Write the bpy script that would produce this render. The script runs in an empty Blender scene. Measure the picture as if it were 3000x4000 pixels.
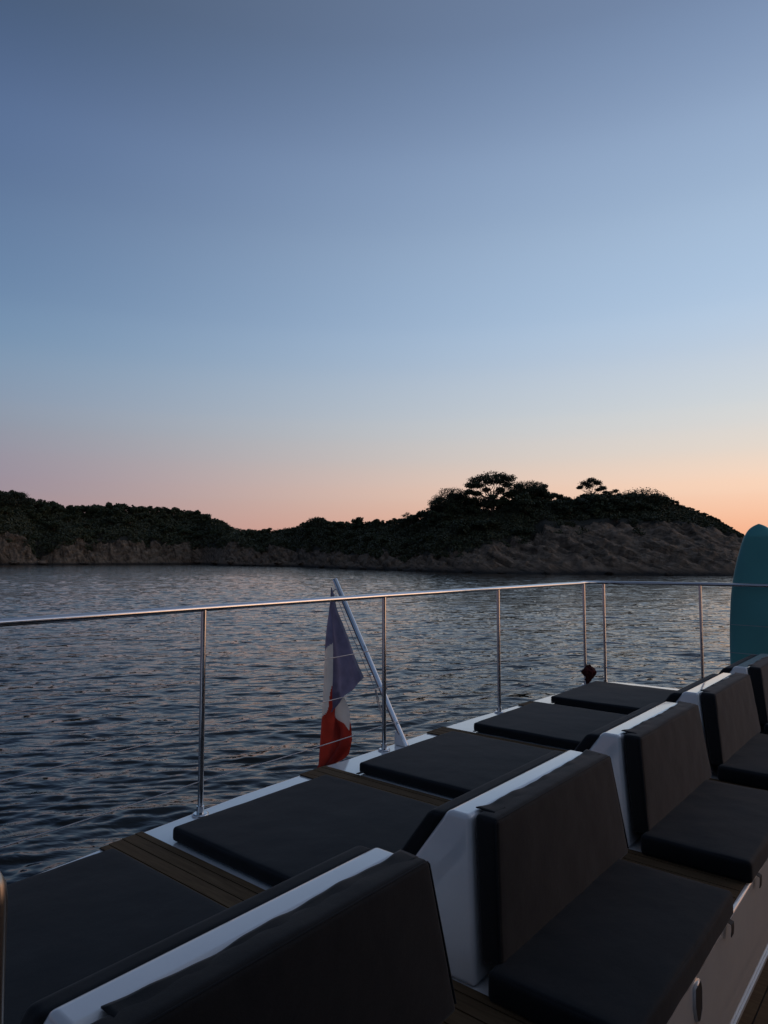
import bpy, bmesh, math, random
import numpy as np
from mathutils import Vector, Matrix

random.seed(7); RNG = np.random.default_rng(11)
R = math.radians
scene = bpy.context.scene
col = scene.collection

# ------------------------------------------------------------------ frame of reference
# World: X runs aft along the guardrail, Y points outboard, Z up, deck at Z = 0.
HEAD = 39.8            # compass of the view in the XY plane
FPX, HORIZ = 2650.0, 2180.0
EYE = 1.13             # eye above the deck
WATER = -2.87          # sea level (eye is 4 m above it)
SA = math.radians(50.2)
TH = math.atan((HORIZ - 2000) / FPX)

def ray(x, y):
    u = (x - 1500) / FPX; v = (2000 - y) / FPX
    c, s = math.cos(TH), math.sin(TH)
    rx, ry, rz = u, c - v * s, s + v * c
    return (rx * math.cos(SA) + ry * math.sin(SA), -(rx * math.sin(SA) - ry * math.cos(SA)), rz)

def at_x(x, y, X):      # point of the vertical plane X = const seen along a ray
    r = ray(x, y); k = X / r[0]
    return (X, r[1] * k, EYE + r[2] * k)

# ------------------------------------------------------------------ tiny noise library
_P = RNG.permutation(512); _P = np.concatenate([_P, _P, _P])
_G = RNG.normal(size=(512, 3)); _G /= np.linalg.norm(_G, axis=1)[:, None]
def perlin(x, y, z=0.0):
    x, y, z = np.broadcast_arrays(np.asarray(x, float), np.asarray(y, float), np.asarray(z, float))
    xi, yi, zi = np.floor(x).astype(int), np.floor(y).astype(int), np.floor(z).astype(int)
    xf, yf, zf = x - xi, y - yi, z - zi
    f = lambda t: t * t * t * (t * (t * 6 - 15) + 10)
    u, v, w = f(xf), f(yf), f(zf)
    def g(i, j, k):
        h = _P[(_P[(_P[(xi + i) % 512] + yi + j) % 512] + zi + k) % 512]
        q = _G[h]
        return q[..., 0] * (xf - i) + q[..., 1] * (yf - j) + q[..., 2] * (zf - k)
    l = lambda a, b, t: a + t * (b - a)
    return l(l(l(g(0,0,0), g(1,0,0), u), l(g(0,1,0), g(1,1,0), u), v),
             l(l(g(0,0,1), g(1,0,1), u), l(g(0,1,1), g(1,1,1), u), v), w)
def fbm(x, y, z=0.0, n=4):
    a, s, t = 1.0, 1.0, 0
    for i in range(n):
        t = t + a * perlin(x * s + 17.3 * i, y * s - 9.1 * i, z * s); a *= .5; s *= 2.03
    return t

# ------------------------------------------------------------------ object helpers
def link(name, me, mat=None, parent=None, smooth=False):
    o = bpy.data.objects.new(name, me); col.objects.link(o)
    if mat is not None:
        for m in (mat if isinstance(mat, (list, tuple)) else [mat]): me.materials.append(m)
    if parent is not None: o.parent = parent
    if smooth: me.polygons.foreach_set('use_smooth', [True] * len(me.polygons))
    return o
def fast_mesh(name, V, F):
    """V (n,3) floats, F (m,k) ints with constant k"""
    me = bpy.data.meshes.new(name); V = np.asarray(V, np.float32); F = np.asarray(F, np.int32)
    m, k = F.shape
    me.vertices.add(len(V)); me.vertices.foreach_set('co', V.ravel())
    me.loops.add(m * k); me.loops.foreach_set('vertex_index', F.ravel())
    me.polygons.add(m); me.polygons.foreach_set('loop_start', np.arange(0, m * k, k, dtype=np.int32))
    me.update(calc_edges=True); me.validate()
    return me
def grid_faces(nu, nv, closed_u=False):
    i = np.arange(nu if closed_u else nu - 1)[:, None]; j = np.arange(nv - 1)[None, :]
    i2 = (i + 1) % nu
    return np.stack([i * nv + j, i2 * nv + j, i2 * nv + j + 1, i * nv + j + 1], -1).reshape(-1, 4)
def tag(o, label=None, cat=None, group=None, kind=None):
    if label: o['label'] = label
    if cat: o['category'] = cat
    if group: o['group'] = group
    if kind: o['kind'] = kind
    return o
def empty(name, loc=(0, 0, 0)):
    o = bpy.data.objects.new(name, None); col.objects.link(o); o.location = loc; o.empty_display_size = .1
    return o

class MB:
    def __init__(s): s.v = []; s.f = []; s.m = []; s.sm = []
    def quadmesh(s, V, F, mi=0, smooth=False):
        b = len(s.v); s.v += [tuple(p) for p in V]
        for f in F: s.f.append([b + i for i in f]); s.m.append(mi); s.sm.append(smooth)
    def box(s, x0, x1, y0, y1, z0, z1, mi=0):
        V = [(x, y, z) for x in (x0, x1) for y in (y0, y1) for z in (z0, z1)]
        s.quadmesh(V, [(0,1,3,2),(4,6,7,5),(0,4,5,1),(2,3,7,6),(0,2,6,4),(1,5,7,3)], mi)
    def tube(s, pts, rad, seg=14, mi=0, caps=True):
        pts = [Vector(p) for p in pts]; n = len(pts)
        rads = rad if isinstance(rad, (list, tuple)) else [rad] * n
        t0 = (pts[1] - pts[0]).normalized()
        up = Vector((0, 0, 1)) if abs(t0.z) < .9 else Vector((1, 0, 0))
        nrm = t0.cross(up).normalized(); rings = []
        for i in range(n):
            t = ((pts[min(i+1, n-1)] - pts[i]).normalized() + (pts[i] - pts[max(i-1, 0)]).normalized())
            t = t.normalized() if t.length > 1e-9 else t0
            nrm = (nrm - t * nrm.dot(t)).normalized(); b = t.cross(nrm)
            rings.append([pts[i] + (nrm * math.cos(a) + b * math.sin(a)) * rads[i] for a in [2*math.pi*k/seg for k in range(seg)]])
        V = [p for r in rings for p in r]
        F = [(i*seg+k, i*seg+(k+1) % seg, (i+1)*seg+(k+1) % seg, (i+1)*seg+k) for i in range(n-1) for k in range(seg)]
        s.quadmesh(V, F, mi, True)
        if caps:
            s.quadmesh(rings[0], [list(range(seg))[::-1]], mi); s.quadmesh(rings[-1], [list(range(seg))], mi)
    def build(s, name, mats, parent=None):
        me = bpy.data.meshes.new(name); me.from_pydata([tuple(p) for p in s.v], [], s.f)
        o = link(name, me, mats, parent)
        me.polygons.foreach_set('material_index', s.m); me.polygons.foreach_set('use_smooth', s.sm)
        bm = bmesh.new(); bm.from_mesh(me); bmesh.ops.recalc_face_normals(bm, faces=bm.faces); bm.to_mesh(me); bm.free()
        return o

def round_cushion(hexa, r, n=(24, 24, 6), puff=.006, wrinkle=.0022, seed=0, wf=9.0):
    """hexa: 8 corners ordered x(0/1) y(0/1) z(0/1) -> index 4x+2y+z. A stuffed slab with rounded edges."""
    C = np.array(hexa, float).reshape(2, 2, 2, 3)
    L = [np.linalg.norm((C[1] - C[0]).reshape(-1, 3), axis=1).mean(),
         np.linalg.norm((C[:, 1] - C[:, 0]).reshape(-1, 3), axis=1).mean(),
         np.linalg.norm((C[:, :, 1] - C[:, :, 0]).reshape(-1, 3), axis=1).mean()]
    ax = []
    for l, k in zip(L, n):
        e = [0, .12*r, .35*r, .65*r, r]
        mid = list(np.linspace(r, l - r, max(k, 2)))[1:-1]
        ax.append(np.array(e + mid + [l - q for q in e[::-1]]))
    Vs, Fs, base = [], [], 0
    for a in range(3):
        b, c = (a + 1) % 3, (a + 2) % 3
        for side in (0, 1):
            B, Cc = np.meshgrid(ax[b], ax[c], indexing='ij')
            P = np.zeros(B.shape + (3,)); P[..., a] = side * L[a]; P[..., b] = B; P[..., c] = Cc
            Q = P.copy()
            for k in range(3): Q[..., k] = np.clip(P[..., k], r, L[k] - r)
            D = P - Q; ln = np.linalg.norm(D, axis=-1, keepdims=True); ln[ln < 1e-9] = 1
            P2 = Q + D / ln * r
            # stuffing bulge and wrinkles
            fb = np.clip(B / L[b], 0, 1); fc = np.clip(Cc / L[c], 0, 1)
            bul = puff * (16 * fb * (1 - fb) * fc * (1 - fc)) ** .6
            wr = wrinkle * (fbm(P2[..., 0] * wf + seed, P2[..., 1] * wf, P2[..., 2] * wf, 3))
            edge = np.minimum(np.minimum(B, L[b] - B), np.minimum(Cc, L[c] - Cc))
            wr = wr * np.clip(edge / (.5 * r), 0, 1)
            P2[..., a] += (1 if side else -1) * (bul + wr)
            F = grid_faces(*B.shape)
            if side == 0: F = F[:, ::-1]
            Vs.append(P2.reshape(-1, 3)); Fs.append(F + base); base += B.size
    P = np.concatenate(Vs); F = np.concatenate(Fs)
    f = P / np.array(L)
    fx, fy, fz = f[:, 0:1], f[:, 1:2], f[:, 2:3]
    W = 0
    for i in (0, 1):
        for j in (0, 1):
            for k in (0, 1):
                W = W + (fx if i else 1-fx) * (fy if j else 1-fy) * (fz if k else 1-fz) * C[i, j, k]
    me = fast_mesh('cushion', W, F)
    bm = bmesh.new(); bm.from_mesh(me); bmesh.ops.remove_doubles(bm, verts=bm.verts, dist=1e-5)
    bmesh.ops.recalc_face_normals(bm, faces=bm.faces); bm.to_mesh(me); bm.free()
    me.polygons.foreach_set('use_smooth', [True] * len(me.polygons))
    return me

# ------------------------------------------------------------------ materials
def new_mat(name):
    m = bpy.data.materials.new(name); m.use_nodes = True
    nt = m.node_tree; b = nt.nodes['Principled BSDF']
    return m, nt, b
def N(nt, t, **kw):
    n = nt.nodes.new(t)
    for k, v in kw.items():
        if k in n.inputs: n.inputs[k].default_value = v
        else: setattr(n, k, v)
    return n
def ramp(nt, pts, fac=None, interp='LINEAR'):
    n = nt.nodes.new('ShaderNodeValToRGB'); e = n.color_ramp.elements; n.color_ramp.interpolation = interp
    while len(e) < len(pts): e.new(.5)
    for el, (p, c) in zip(e, pts): el.position = p; el.color = (*c, 1) if len(c) == 3 else c
    if fac is not None: nt.links.new(fac, n.inputs[0])
    return n
def objco(nt, scale=(1,1,1), rot=(0,0,0)):
    tc = nt.nodes.new('ShaderNodeTexCoord'); mp = nt.nodes.new('ShaderNodeMapping')
    mp.inputs['Scale'].default_value = scale; mp.inputs['Rotation'].default_value = rot
    nt.links.new(tc.outputs['Object'], mp.inputs[0]); return mp.outputs[0]
def bump(nt, b, height, strength, dist, prev=None):
    n = nt.nodes.new('ShaderNodeBump'); n.inputs['Strength'].default_value = strength; n.inputs['Distance'].default_value = dist
    nt.links.new(height, n.inputs['Height'])
    if prev is not None: nt.links.new(prev, n.inputs['Normal'])
    nt.links.new(n.outputs[0], b.inputs['Normal']); return n.outputs[0]

def mat_gelcoat():
    m, nt, b = new_mat('white gelcoat'); co = objco(nt)
    n = N(nt, 'ShaderNodeTexNoise', Scale=6.0, Detail=5.0, Roughness=.65); nt.links.new(co, n.inputs['Vector'])
    r = ramp(nt, [(.3, (.74,.75,.76)), (.62, (.81,.81,.80))], n.outputs[0]); nt.links.new(r.outputs[0], b.inputs['Base Color'])
    n2 = N(nt, 'ShaderNodeTexNoise', Scale=35.0, Detail=4.0); nt.links.new(co, n2.inputs['Vector'])
    r2 = ramp(nt, [(.35, (.09,)*3), (.7, (.17,)*3)], n2.outputs[0]); nt.links.new(r2.outputs[0], b.inputs['Roughness'])
    n3 = N(nt, 'ShaderNodeTexNoise', Scale=3.0, Detail=2.0); nt.links.new(co, n3.inputs['Vector'])
    bump(nt, b, n3.outputs[0], .10, .005)
    b.inputs['Coat Weight'].default_value = 1.0; b.inputs['Coat Roughness'].default_value = .05
    return m
def mat_fabric(name, c0, c1, sheen=.25):
    m, nt, b = new_mat(name); co = objco(nt)
    n = N(nt, 'ShaderNodeTexNoise', Scale=4.0, Detail=6.0, Roughness=.7); nt.links.new(co, n.inputs['Vector'])
    r = ramp(nt, [(.3, c0), (.7, c1)], n.outputs[0])
    n2 = N(nt, 'ShaderNodeTexNoise', Scale=420.0, Detail=2.0); nt.links.new(co, n2.inputs['Vector'])
    mx = N(nt, 'ShaderNodeMix', data_type='RGBA', blend_type='MULTIPLY'); mx.inputs[0].default_value = .55
    r2 = ramp(nt, [(.3, (.45,)*3), (.7, (1.35,)*3)], n2.outputs[0])
    nt.links.new(r.outputs[0], mx.inputs[6]); nt.links.new(r2.outputs[0], mx.inputs[7])
    nt.links.new(mx.outputs[2], b.inputs['Base Color'])
    b.inputs['Roughness'].default_value = .8; b.inputs['Specular IOR Level'].default_value = .22
    b.inputs['Sheen Weight'].default_value = sheen; b.inputs['Sheen Roughness'].default_value = .45
    n3 = N(nt, 'ShaderNodeTexNoise', Scale=7.0, Detail=4.0); nt.links.new(co, n3.inputs['Vector'])
    p = bump(nt, b, n2.outputs[0], .25, .0008)
    bump(nt, b, n3.outputs[0], .35, .01, p)
    return m
def mat_teak():
    m, nt, b = new_mat('weathered teak'); co = objco(nt, (30, 2.2, 30))
    n = N(nt, 'ShaderNodeTexNoise', Scale=3.0, Detail=7.0, Roughness=.7, Distortion=.4); nt.links.new(co, n.inputs['Vector'])
    r = ramp(nt, [(.25, (.07,.042,.022)), (.55, (.12,.076,.040)), (.8, (.17,.115,.064))], n.outputs[0])
    nt.links.new(r.outputs[0], b.inputs['Base Color']); b.inputs['Roughness'].default_value = .85; b.inputs['Specular IOR Level'].default_value = .15
    bump(nt, b, n.outputs[0], .3, .002); return m
def mat_plain(name, c, rough=.5, metal=0.0, noise=.15, scale=8.0):
    m, nt, b = new_mat(name); co = objco(nt)
    n = N(nt, 'ShaderNodeTexNoise', Scale=scale, Detail=4.0); nt.links.new(co, n.inputs['Vector'])
    lo = tuple(k * (1 - noise) for k in c); hi = tuple(min(1, k * (1 + noise)) for k in c)
    r = ramp(nt, [(.3, lo), (.7, hi)], n.outputs[0]); nt.links.new(r.outputs[0], b.inputs['Base Color'])
    b.inputs['Roughness'].default_value = rough; b.inputs['Metallic'].default_value = metal
    return m
def mat_steel():
    m, nt, b = new_mat('polished steel'); co = objco(nt)
    b.inputs['Base Color'].default_value = (.62,.63,.65,1); b.inputs['Metallic'].default_value = 1
    n = N(nt, 'ShaderNodeTexNoise', Scale=40.0, Detail=4.0); nt.links.new(co, n.inputs['Vector'])
    r = ramp(nt, [(.3, (.10,)*3), (.75, (.26,)*3)], n.outputs[0]); nt.links.new(r.outputs[0], b.inputs['Roughness'])
    return m
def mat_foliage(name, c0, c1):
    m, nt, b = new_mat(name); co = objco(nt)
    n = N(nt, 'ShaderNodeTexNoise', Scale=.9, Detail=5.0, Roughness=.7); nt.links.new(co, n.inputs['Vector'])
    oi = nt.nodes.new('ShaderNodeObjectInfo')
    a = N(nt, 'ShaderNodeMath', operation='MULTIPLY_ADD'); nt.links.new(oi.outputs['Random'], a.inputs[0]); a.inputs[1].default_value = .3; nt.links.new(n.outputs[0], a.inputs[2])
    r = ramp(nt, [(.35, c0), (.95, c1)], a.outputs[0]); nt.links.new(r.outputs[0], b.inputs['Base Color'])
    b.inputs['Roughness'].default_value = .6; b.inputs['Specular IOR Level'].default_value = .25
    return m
def mat_cloth(name, c, noise=.2):
    m, nt, b = new_mat(name); co = objco(nt)
    n = N(nt, 'ShaderNodeTexNoise', Scale=14.0, Detail=5.0); nt.links.new(co, n.inputs['Vector'])
    r = ramp(nt, [(.3, tuple(k*(1-noise) for k in c)), (.7, tuple(min(1, k*(1+noise)) for k in c))], n.outputs[0])
    nt.links.new(r.outputs[0], b.inputs['Base Color']); b.inputs['Roughness'].default_value = .8; b.inputs['Sheen Weight'].default_value = .1
    tr = N(nt, 'ShaderNodeBsdfTranslucent'); nt.links.new(r.outputs[0], tr.inputs[0])
    mx = nt.nodes.new('ShaderNodeMixShader'); mx.inputs[0].default_value = .58
    nt.links.new(b.outputs[0], mx.inputs[1]); nt.links.new(tr.outputs[0], mx.inputs[2])
    nt.links.new(mx.outputs[0], nt.nodes['Material Output'].inputs[0])
    w = N(nt, 'ShaderNodeTexNoise', Scale=300.0, Detail=1.0); nt.links.new(co, w.inputs['Vector'])
    bump(nt, b, w.outputs[0], .2, .001)
    return m
def mat_water():
    m, nt, b = new_mat('sea water')
    tc = nt.nodes.new('ShaderNodeTexCoord')
    b.inputs['Base Color'].default_value = (.003,.005,.0052,1); b.inputs['Roughness'].default_value = .045; b.inputs['IOR'].default_value = 1.333
    def noise(lam, stretch, det, rot, dist=.3):      # ripples lam metres apart, crests stretch times longer
        mp = nt.nodes.new('ShaderNodeMapping'); mp.vector_type = 'TEXTURE'; mp.inputs['Scale'].default_value = (lam, lam*stretch, lam)
        mp.inputs['Rotation'].default_value = (0,0,R(HEAD + rot)); nt.links.new(tc.outputs['Object'], mp.inputs[0])
        n = N(nt, 'ShaderNodeTexNoise', Scale=1.0, Detail=det, Roughness=.55, Distortion=dist); nt.links.new(mp.outputs[0], n.inputs['Vector']); return n.outputs[0]
    p = bump(nt, b, noise(1.2, 2.8, 3.0, 12), 1.0, .20)
    p = bump(nt, b, noise(.38, 2.2, 3.0, -8), .8, .045, p)
    p = bump(nt, b, noise(.11, 1.8, 2.0, 25), .6, .008, p)
    return m
def mat_rock():
    m, nt, b = new_mat('stratified rock'); tc = nt.nodes.new('ShaderNodeTexCoord')
    mp = nt.nodes.new('ShaderNodeAttribute'); mp.attribute_name = 'strata'
    n = N(nt, 'ShaderNodeTexNoise', Scale=.8, Detail=9.0, Roughness=.68, Distortion=.6); nt.links.new(mp.outputs['Vector'], n.inputs['Vector'])
    r = ramp(nt, [(.33, (.042,.032,.024)), (.45, (.135,.104,.077)), (.55, (.25,.195,.148)), (.66, (.09,.069,.052))], n.outputs[0])
    n2 = N(nt, 'ShaderNodeTexNoise', Scale=.35, Detail=8.0, Roughness=.7); nt.links.new(tc.outputs['Object'], n2.inputs['Vector'])
    r2 = ramp(nt, [(.35, (.45,.44,.42)), (.65, (1.15,1.1,1.05))], n2.outputs[0])
    mx = N(nt, 'ShaderNodeMix', data_type='RGBA', blend_type='MULTIPLY'); mx.inputs[0].default_value = 1
    nt.links.new(r.outputs[0], mx.inputs[6]); nt.links.new(r2.outputs[0], mx.inputs[7])
    # black lichen belt at the waterline
    ge = nt.nodes.new('ShaderNodeNewGeometry'); sx = nt.nodes.new('ShaderNodeSeparateXYZ'); nt.links.new(ge.outputs['Position'], sx.inputs[0])
    ma = N(nt, 'ShaderNodeMath', operation='MULTIPLY_ADD'); nt.links.new(n2.outputs[0], ma.inputs[0]); ma.inputs[1].default_value = -2.6; nt.links.new(sx.outputs[2], ma.inputs[2])
    r3 = N(nt, 'ShaderNodeMapRange'); nt.links.new(ma.outputs[0], r3.inputs[0]); r3.inputs[1].default_value = WATER - 1.0; r3.inputs[2].default_value = WATER + 0.2
    mx2 = N(nt, 'ShaderNodeMix', data_type='RGBA'); nt.links.new(r3.outputs[0], mx2.inputs[0]); mx2.inputs[6].default_value = (.028,.026,.024,1); nt.links.new(mx.outputs[2], mx2.inputs[7])
    nt.links.new(mx2.outputs[2], b.inputs['Base Color']); b.inputs['Roughness'].default_value = .9; b.inputs['Specular IOR Level'].default_value = .2
    p = bump(nt, b, n.outputs[0], 1.0, 1.3); bump(nt, b, n2.outputs[0], .8, .8, p)
    return m
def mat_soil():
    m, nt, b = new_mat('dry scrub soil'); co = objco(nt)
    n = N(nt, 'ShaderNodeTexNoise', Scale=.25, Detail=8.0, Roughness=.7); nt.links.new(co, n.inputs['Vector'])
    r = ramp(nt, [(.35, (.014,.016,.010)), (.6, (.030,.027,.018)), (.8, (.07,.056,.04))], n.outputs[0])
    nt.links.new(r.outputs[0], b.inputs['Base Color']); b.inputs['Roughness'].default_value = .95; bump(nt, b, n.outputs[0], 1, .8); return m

GEL = mat_gelcoat(); TEAK = mat_teak(); STEEL = mat_steel(); WATERM = mat_water(); ROCK = mat_rock(); SOIL = mat_soil()
PADM = mat_fabric('charcoal pad fabric', (.0078,.0096,.0122), (.0135,.0162,.0200), .09)
SEATM = mat_fabric('charcoal seat fabric', (.0085,.0096,.0112), (.0132,.0142,.0158), .15)
CAULK = mat_plain('black caulking', (.012,.011,.010), .8)
SLOT_SHADE = mat_plain('dark slot shade', (.03,.032,.036), .5); GRABM = mat_plain('worn satin steel', (.30,.27,.24), .32, 1.0)
BLACK = mat_plain('black webbing', (.012,.012,.013), .7)
WIREM = mat_plain('coated wire', (.36,.37,.39), .4, .6)
FBLUE = mat_cloth('flag blue', (.16,.158,.262)); FWHITE = mat_cloth('flag white', (.62,.60,.57), .1); FRED = mat_cloth('flag red', (.36,.035,.020))
REDC = mat_cloth('dark red cloth', (.10,.014,.012)); TURQ = mat_plain('turquoise board skin', (.075,.30,.30), .45, 0, .10, 2.0)
TURQE = mat_plain('pale board rail tape', (.10,.34,.36), .4)
BARK = mat_plain('pine bark', (.075,.052,.038), .9, 0, .35, 2.0)
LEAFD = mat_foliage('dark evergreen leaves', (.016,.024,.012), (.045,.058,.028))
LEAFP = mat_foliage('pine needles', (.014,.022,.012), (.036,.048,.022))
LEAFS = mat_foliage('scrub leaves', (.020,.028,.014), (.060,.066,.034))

# ------------------------------------------------------------------ sky, light, camera
SUN_AZ = HEAD - 82.0          # to the right of the picture, under the horizon haze
SUN_EL = 1.5
world = bpy.data.worlds.new('World'); scene.world = world; world.use_nodes = True
nt = world.node_tree; bg = nt.nodes['Background']
tc = nt.nodes.new('ShaderNodeTexCoord')
sx = nt.nodes.new('ShaderNodeSeparateXYZ'); nt.links.new(tc.outputs['Generated'], sx.inputs[0])
def s2l(c): return tuple(((k/255)/12.92 if k/255 <= .04045 else ((k/255+.055)/1.055)**2.4) for k in c)
def px_z(y): return math.sin(math.atan((HORIZ - y) / FPX))
mz = N(nt, 'ShaderNodeMath', operation='MAXIMUM'); nt.links.new(sx.outputs[2], mz.inputs[0]); mz.inputs[1].default_value = 0
SKY_Y = [2180, 2060, 1960, 1900, 1810, 1720, 1630, 1450, 1265, 900, 540, 60]      # picture heights of the readings
L_ = [(170,138,142), (166,139,145), (157,141,151), (153,142,155), (149,146,160), (143,150,166), (137,152,173), (123,148,176), (110,137,170), (97,121,156), (87,109,145), (73,91,119)]
R_ = [(243,168,134), (245,185,152), (246,204,177), (244,211,188), (229,213,200), (217,213,209), (206,211,215), (190,204,220), (175,197,222), (159,182,210), (141,163,194), (116,136,168)]
ML, MR = .196, .946            # how far the readings at the two picture edges lie towards the sunset
LEFT, RIGHT = [], []
for y, a, b in zip(SKY_Y, L_, R_):
    a, b = np.array(s2l(a)), np.array(s2l(b))
    g = (b - a) / (MR - ML); LEFT.append((px_z(y), tuple(np.maximum(a - g * ML, .01)))); RIGHT.append((px_z(y), tuple(b + g * (1 - MR))))
LEFT.append((.85, (.085,.108,.165))); LEFT.append((1, (.095,.118,.175))); RIGHT.append((.85, (.15,.19,.28))); RIGHT.append((1, (.13,.16,.24)))
rl = ramp(nt, LEFT, mz.outputs[0], 'CARDINAL'); rr = ramp(nt, RIGHT, mz.outputs[0], 'CARDINAL')
# horizontal bearing to the set sun
cmb = nt.nodes.new('ShaderNodeCombineXYZ'); nt.links.new(sx.outputs[0], cmb.inputs[0]); nt.links.new(sx.outputs[1], cmb.inputs[1])
nz = N(nt, 'ShaderNodeVectorMath', operation='NORMALIZE'); nt.links.new(cmb.outputs[0], nz.inputs[0])
dt = N(nt, 'ShaderNodeVectorMath', operation='DOT_PRODUCT'); nt.links.new(nz.outputs[0], dt.inputs[0]); dt.inputs[1].default_value = (math.cos(R(SUN_AZ)), math.sin(R(SUN_AZ)), 0)
mr = N(nt, 'ShaderNodeMapRange', interpolation_type='SMOOTHSTEP'); nt.links.new(dt.outputs['Value'], mr.inputs[0]); mr.inputs[1].default_value = -.85; mr.inputs[2].default_value = .85
mix = N(nt, 'ShaderNodeMix', data_type='RGBA'); nt.links.new(mr.outputs[0], mix.inputs[0]); nt.links.new(rl.outputs[0], mix.inputs[6]); nt.links.new(rr.outputs[0], mix.inputs[7])
dm = N(nt, 'ShaderNodeMapRange', interpolation_type='SMOOTHSTEP'); nt.links.new(dt.outputs['Value'], dm.inputs[0]); dm.inputs[1].default_value = -.98; dm.inputs[2].default_value = -.40; dm.inputs[3].default_value = .6; dm.inputs[4].default_value = 1
dk_ = N(nt, 'ShaderNodeMix', data_type='RGBA', blend_type='MULTIPLY'); dk_.inputs[0].default_value = 1; nt.links.new(mix.outputs[2], dk_.inputs[6]); nt.links.new(dm.outputs[0], dk_.inputs[7]); mix = dk_
# afterglow round the set sun
d3 = N(nt, 'ShaderNodeVectorMath', operation='DOT_PRODUCT'); nt.links.new(tc.outputs['Generated'], d3.inputs[0]); d3.inputs[1].default_value = (math.cos(R(SUN_AZ)), math.sin(R(SUN_AZ)), 0.02)
mx0 = N(nt, 'ShaderNodeMath', operation='MAXIMUM'); nt.links.new(d3.outputs['Value'], mx0.inputs[0]); mx0.inputs[1].default_value = 0
pw = N(nt, 'ShaderNodeMath', operation='POWER'); nt.links.new(mx0.outputs[0], pw.inputs[0]); pw.inputs[1].default_value = 11
glow = N(nt, 'ShaderNodeMix', data_type='RGBA', blend_type='ADD', clamp_result=False); nt.links.new(pw.outputs[0], glow.inputs[0]); nt.links.new(mix.outputs[2], glow.inputs[6]); glow.inputs[7].default_value = (.75,.36,.17,1)
# physical dusk sky underneath
sky = nt.nodes.new('ShaderNodeTexSky'); sky.sky_type = 'NISHITA'; sky.sun_disc = False
sky.sun_elevation = R(SUN_EL); sky.sun_rotation = R(90 - SUN_AZ)
sk = N(nt, 'ShaderNodeMix', data_type='RGBA', blend_type='ADD'); sk.inputs[0].default_value = .01
nt.links.new(glow.outputs[2], sk.inputs[6]); nt.links.new(sky.outputs[0], sk.inputs[7])
nt.links.new(sk.outputs[2], bg.inputs['Color']); bg.inputs['Strength'].default_value = 1.0

sd = bpy.data.lights.new('sun', 'SUN'); sd.energy = .10; sd.angle = R(25); sd.color = (1, .66, .42)
so = bpy.data.objects.new('sun', sd); col.objects.link(so)
dirv = Vector((math.cos(R(SUN_AZ))*math.cos(R(SUN_EL+4)), math.sin(R(SUN_AZ))*math.cos(R(SUN_EL+4)), math.sin(R(SUN_EL+4))))
so.rotation_euler = (-dirv).to_track_quat('-Z', 'Y').to_euler()

cam = bpy.data.cameras.new('camera'); co_ = bpy.data.objects.new('camera', cam); col.objects.link(co_)
cam.sensor_fit = 'VERTICAL'; cam.sensor_height = 36; cam.sensor_width = 27; cam.lens = 36 * FPX / 4000
co_.location = (0, 0, EYE); co_.rotation_euler = (math.pi/2 + TH, 0, R(HEAD - 90)); cam.clip_start = .02; cam.clip_end = 30000
scene.camera = co_
scene.view_settings.view_transform = 'Standard'; scene.view_settings.look = 'None'; scene.view_settings.exposure = 0; scene.view_settings.gamma = 1

# ------------------------------------------------------------------ sea
def build_sea():
    az = np.concatenate([np.linspace(-180, -40, 46)[:-1], np.linspace(-40, 40, 760), np.linspace(40, 180, 46)[1:-1]])
    d = np.concatenate([[.01, 2.0], np.geomspace(4.0, 9, 60)[:-1], np.geomspace(9.0, 480, 1150), np.geomspace(540, 9000, 14)])
    A, Dd = np.meshgrid(np.radians(HEAD + az), d, indexing='ij')
    X, Y = Dd * np.cos(A), Dd * np.sin(A)
    sp = np.gradient(d)[None, :] * np.ones_like(X)
    daz = np.gradient(np.radians(az))[:, None] * Dd
    Z = np.zeros_like(X); rs = np.random.default_rng(5)
    wx = X + .7 * perlin(X*.22, Y*.22, 3.3) * 2; wy = Y + .7 * perlin(X*.22, Y*.22, 8.1) * 2
    gust = .75 + .55 * fbm(X*.035, Y*.035, 1.7, 3)
    wind = R(HEAD + 16)
    for i in range(46):
        lam = .28 * (10.0 ** (rs.random() ** 1.4)); k = 2 * math.pi / lam
        th = wind + rs.normal() * .40; ph = rs.random() * 6.28
        a = .0052 * lam ** .68
        keep = np.clip((lam - 1.5 * np.maximum(sp, daz)) / (.6 * lam), 0, 1)
        p = k * (wx * math.cos(th) + wy * math.sin(th)) + ph
        Z += a * keep * (np.sin(p) + .22 * np.sin(2 * p + 1.2))
    Z = Z * np.clip(gust, .25, 1.6)
    Z += .05 * fbm(X*.12, Y*.2, 0.4, 2) * np.clip(1 - Dd/700, 0, 1)
    V = np.stack([X, Y, WATER + Z], -1).reshape(-1, 3)
    me = fast_mesh('sea', V, grid_faces(len(az), len(d), True))
    o = link('sea', me, WATERM, None, True)
    tag(o, 'dark rippled evening sea between the yacht and the shore', kind='structure')
build_sea()

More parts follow.
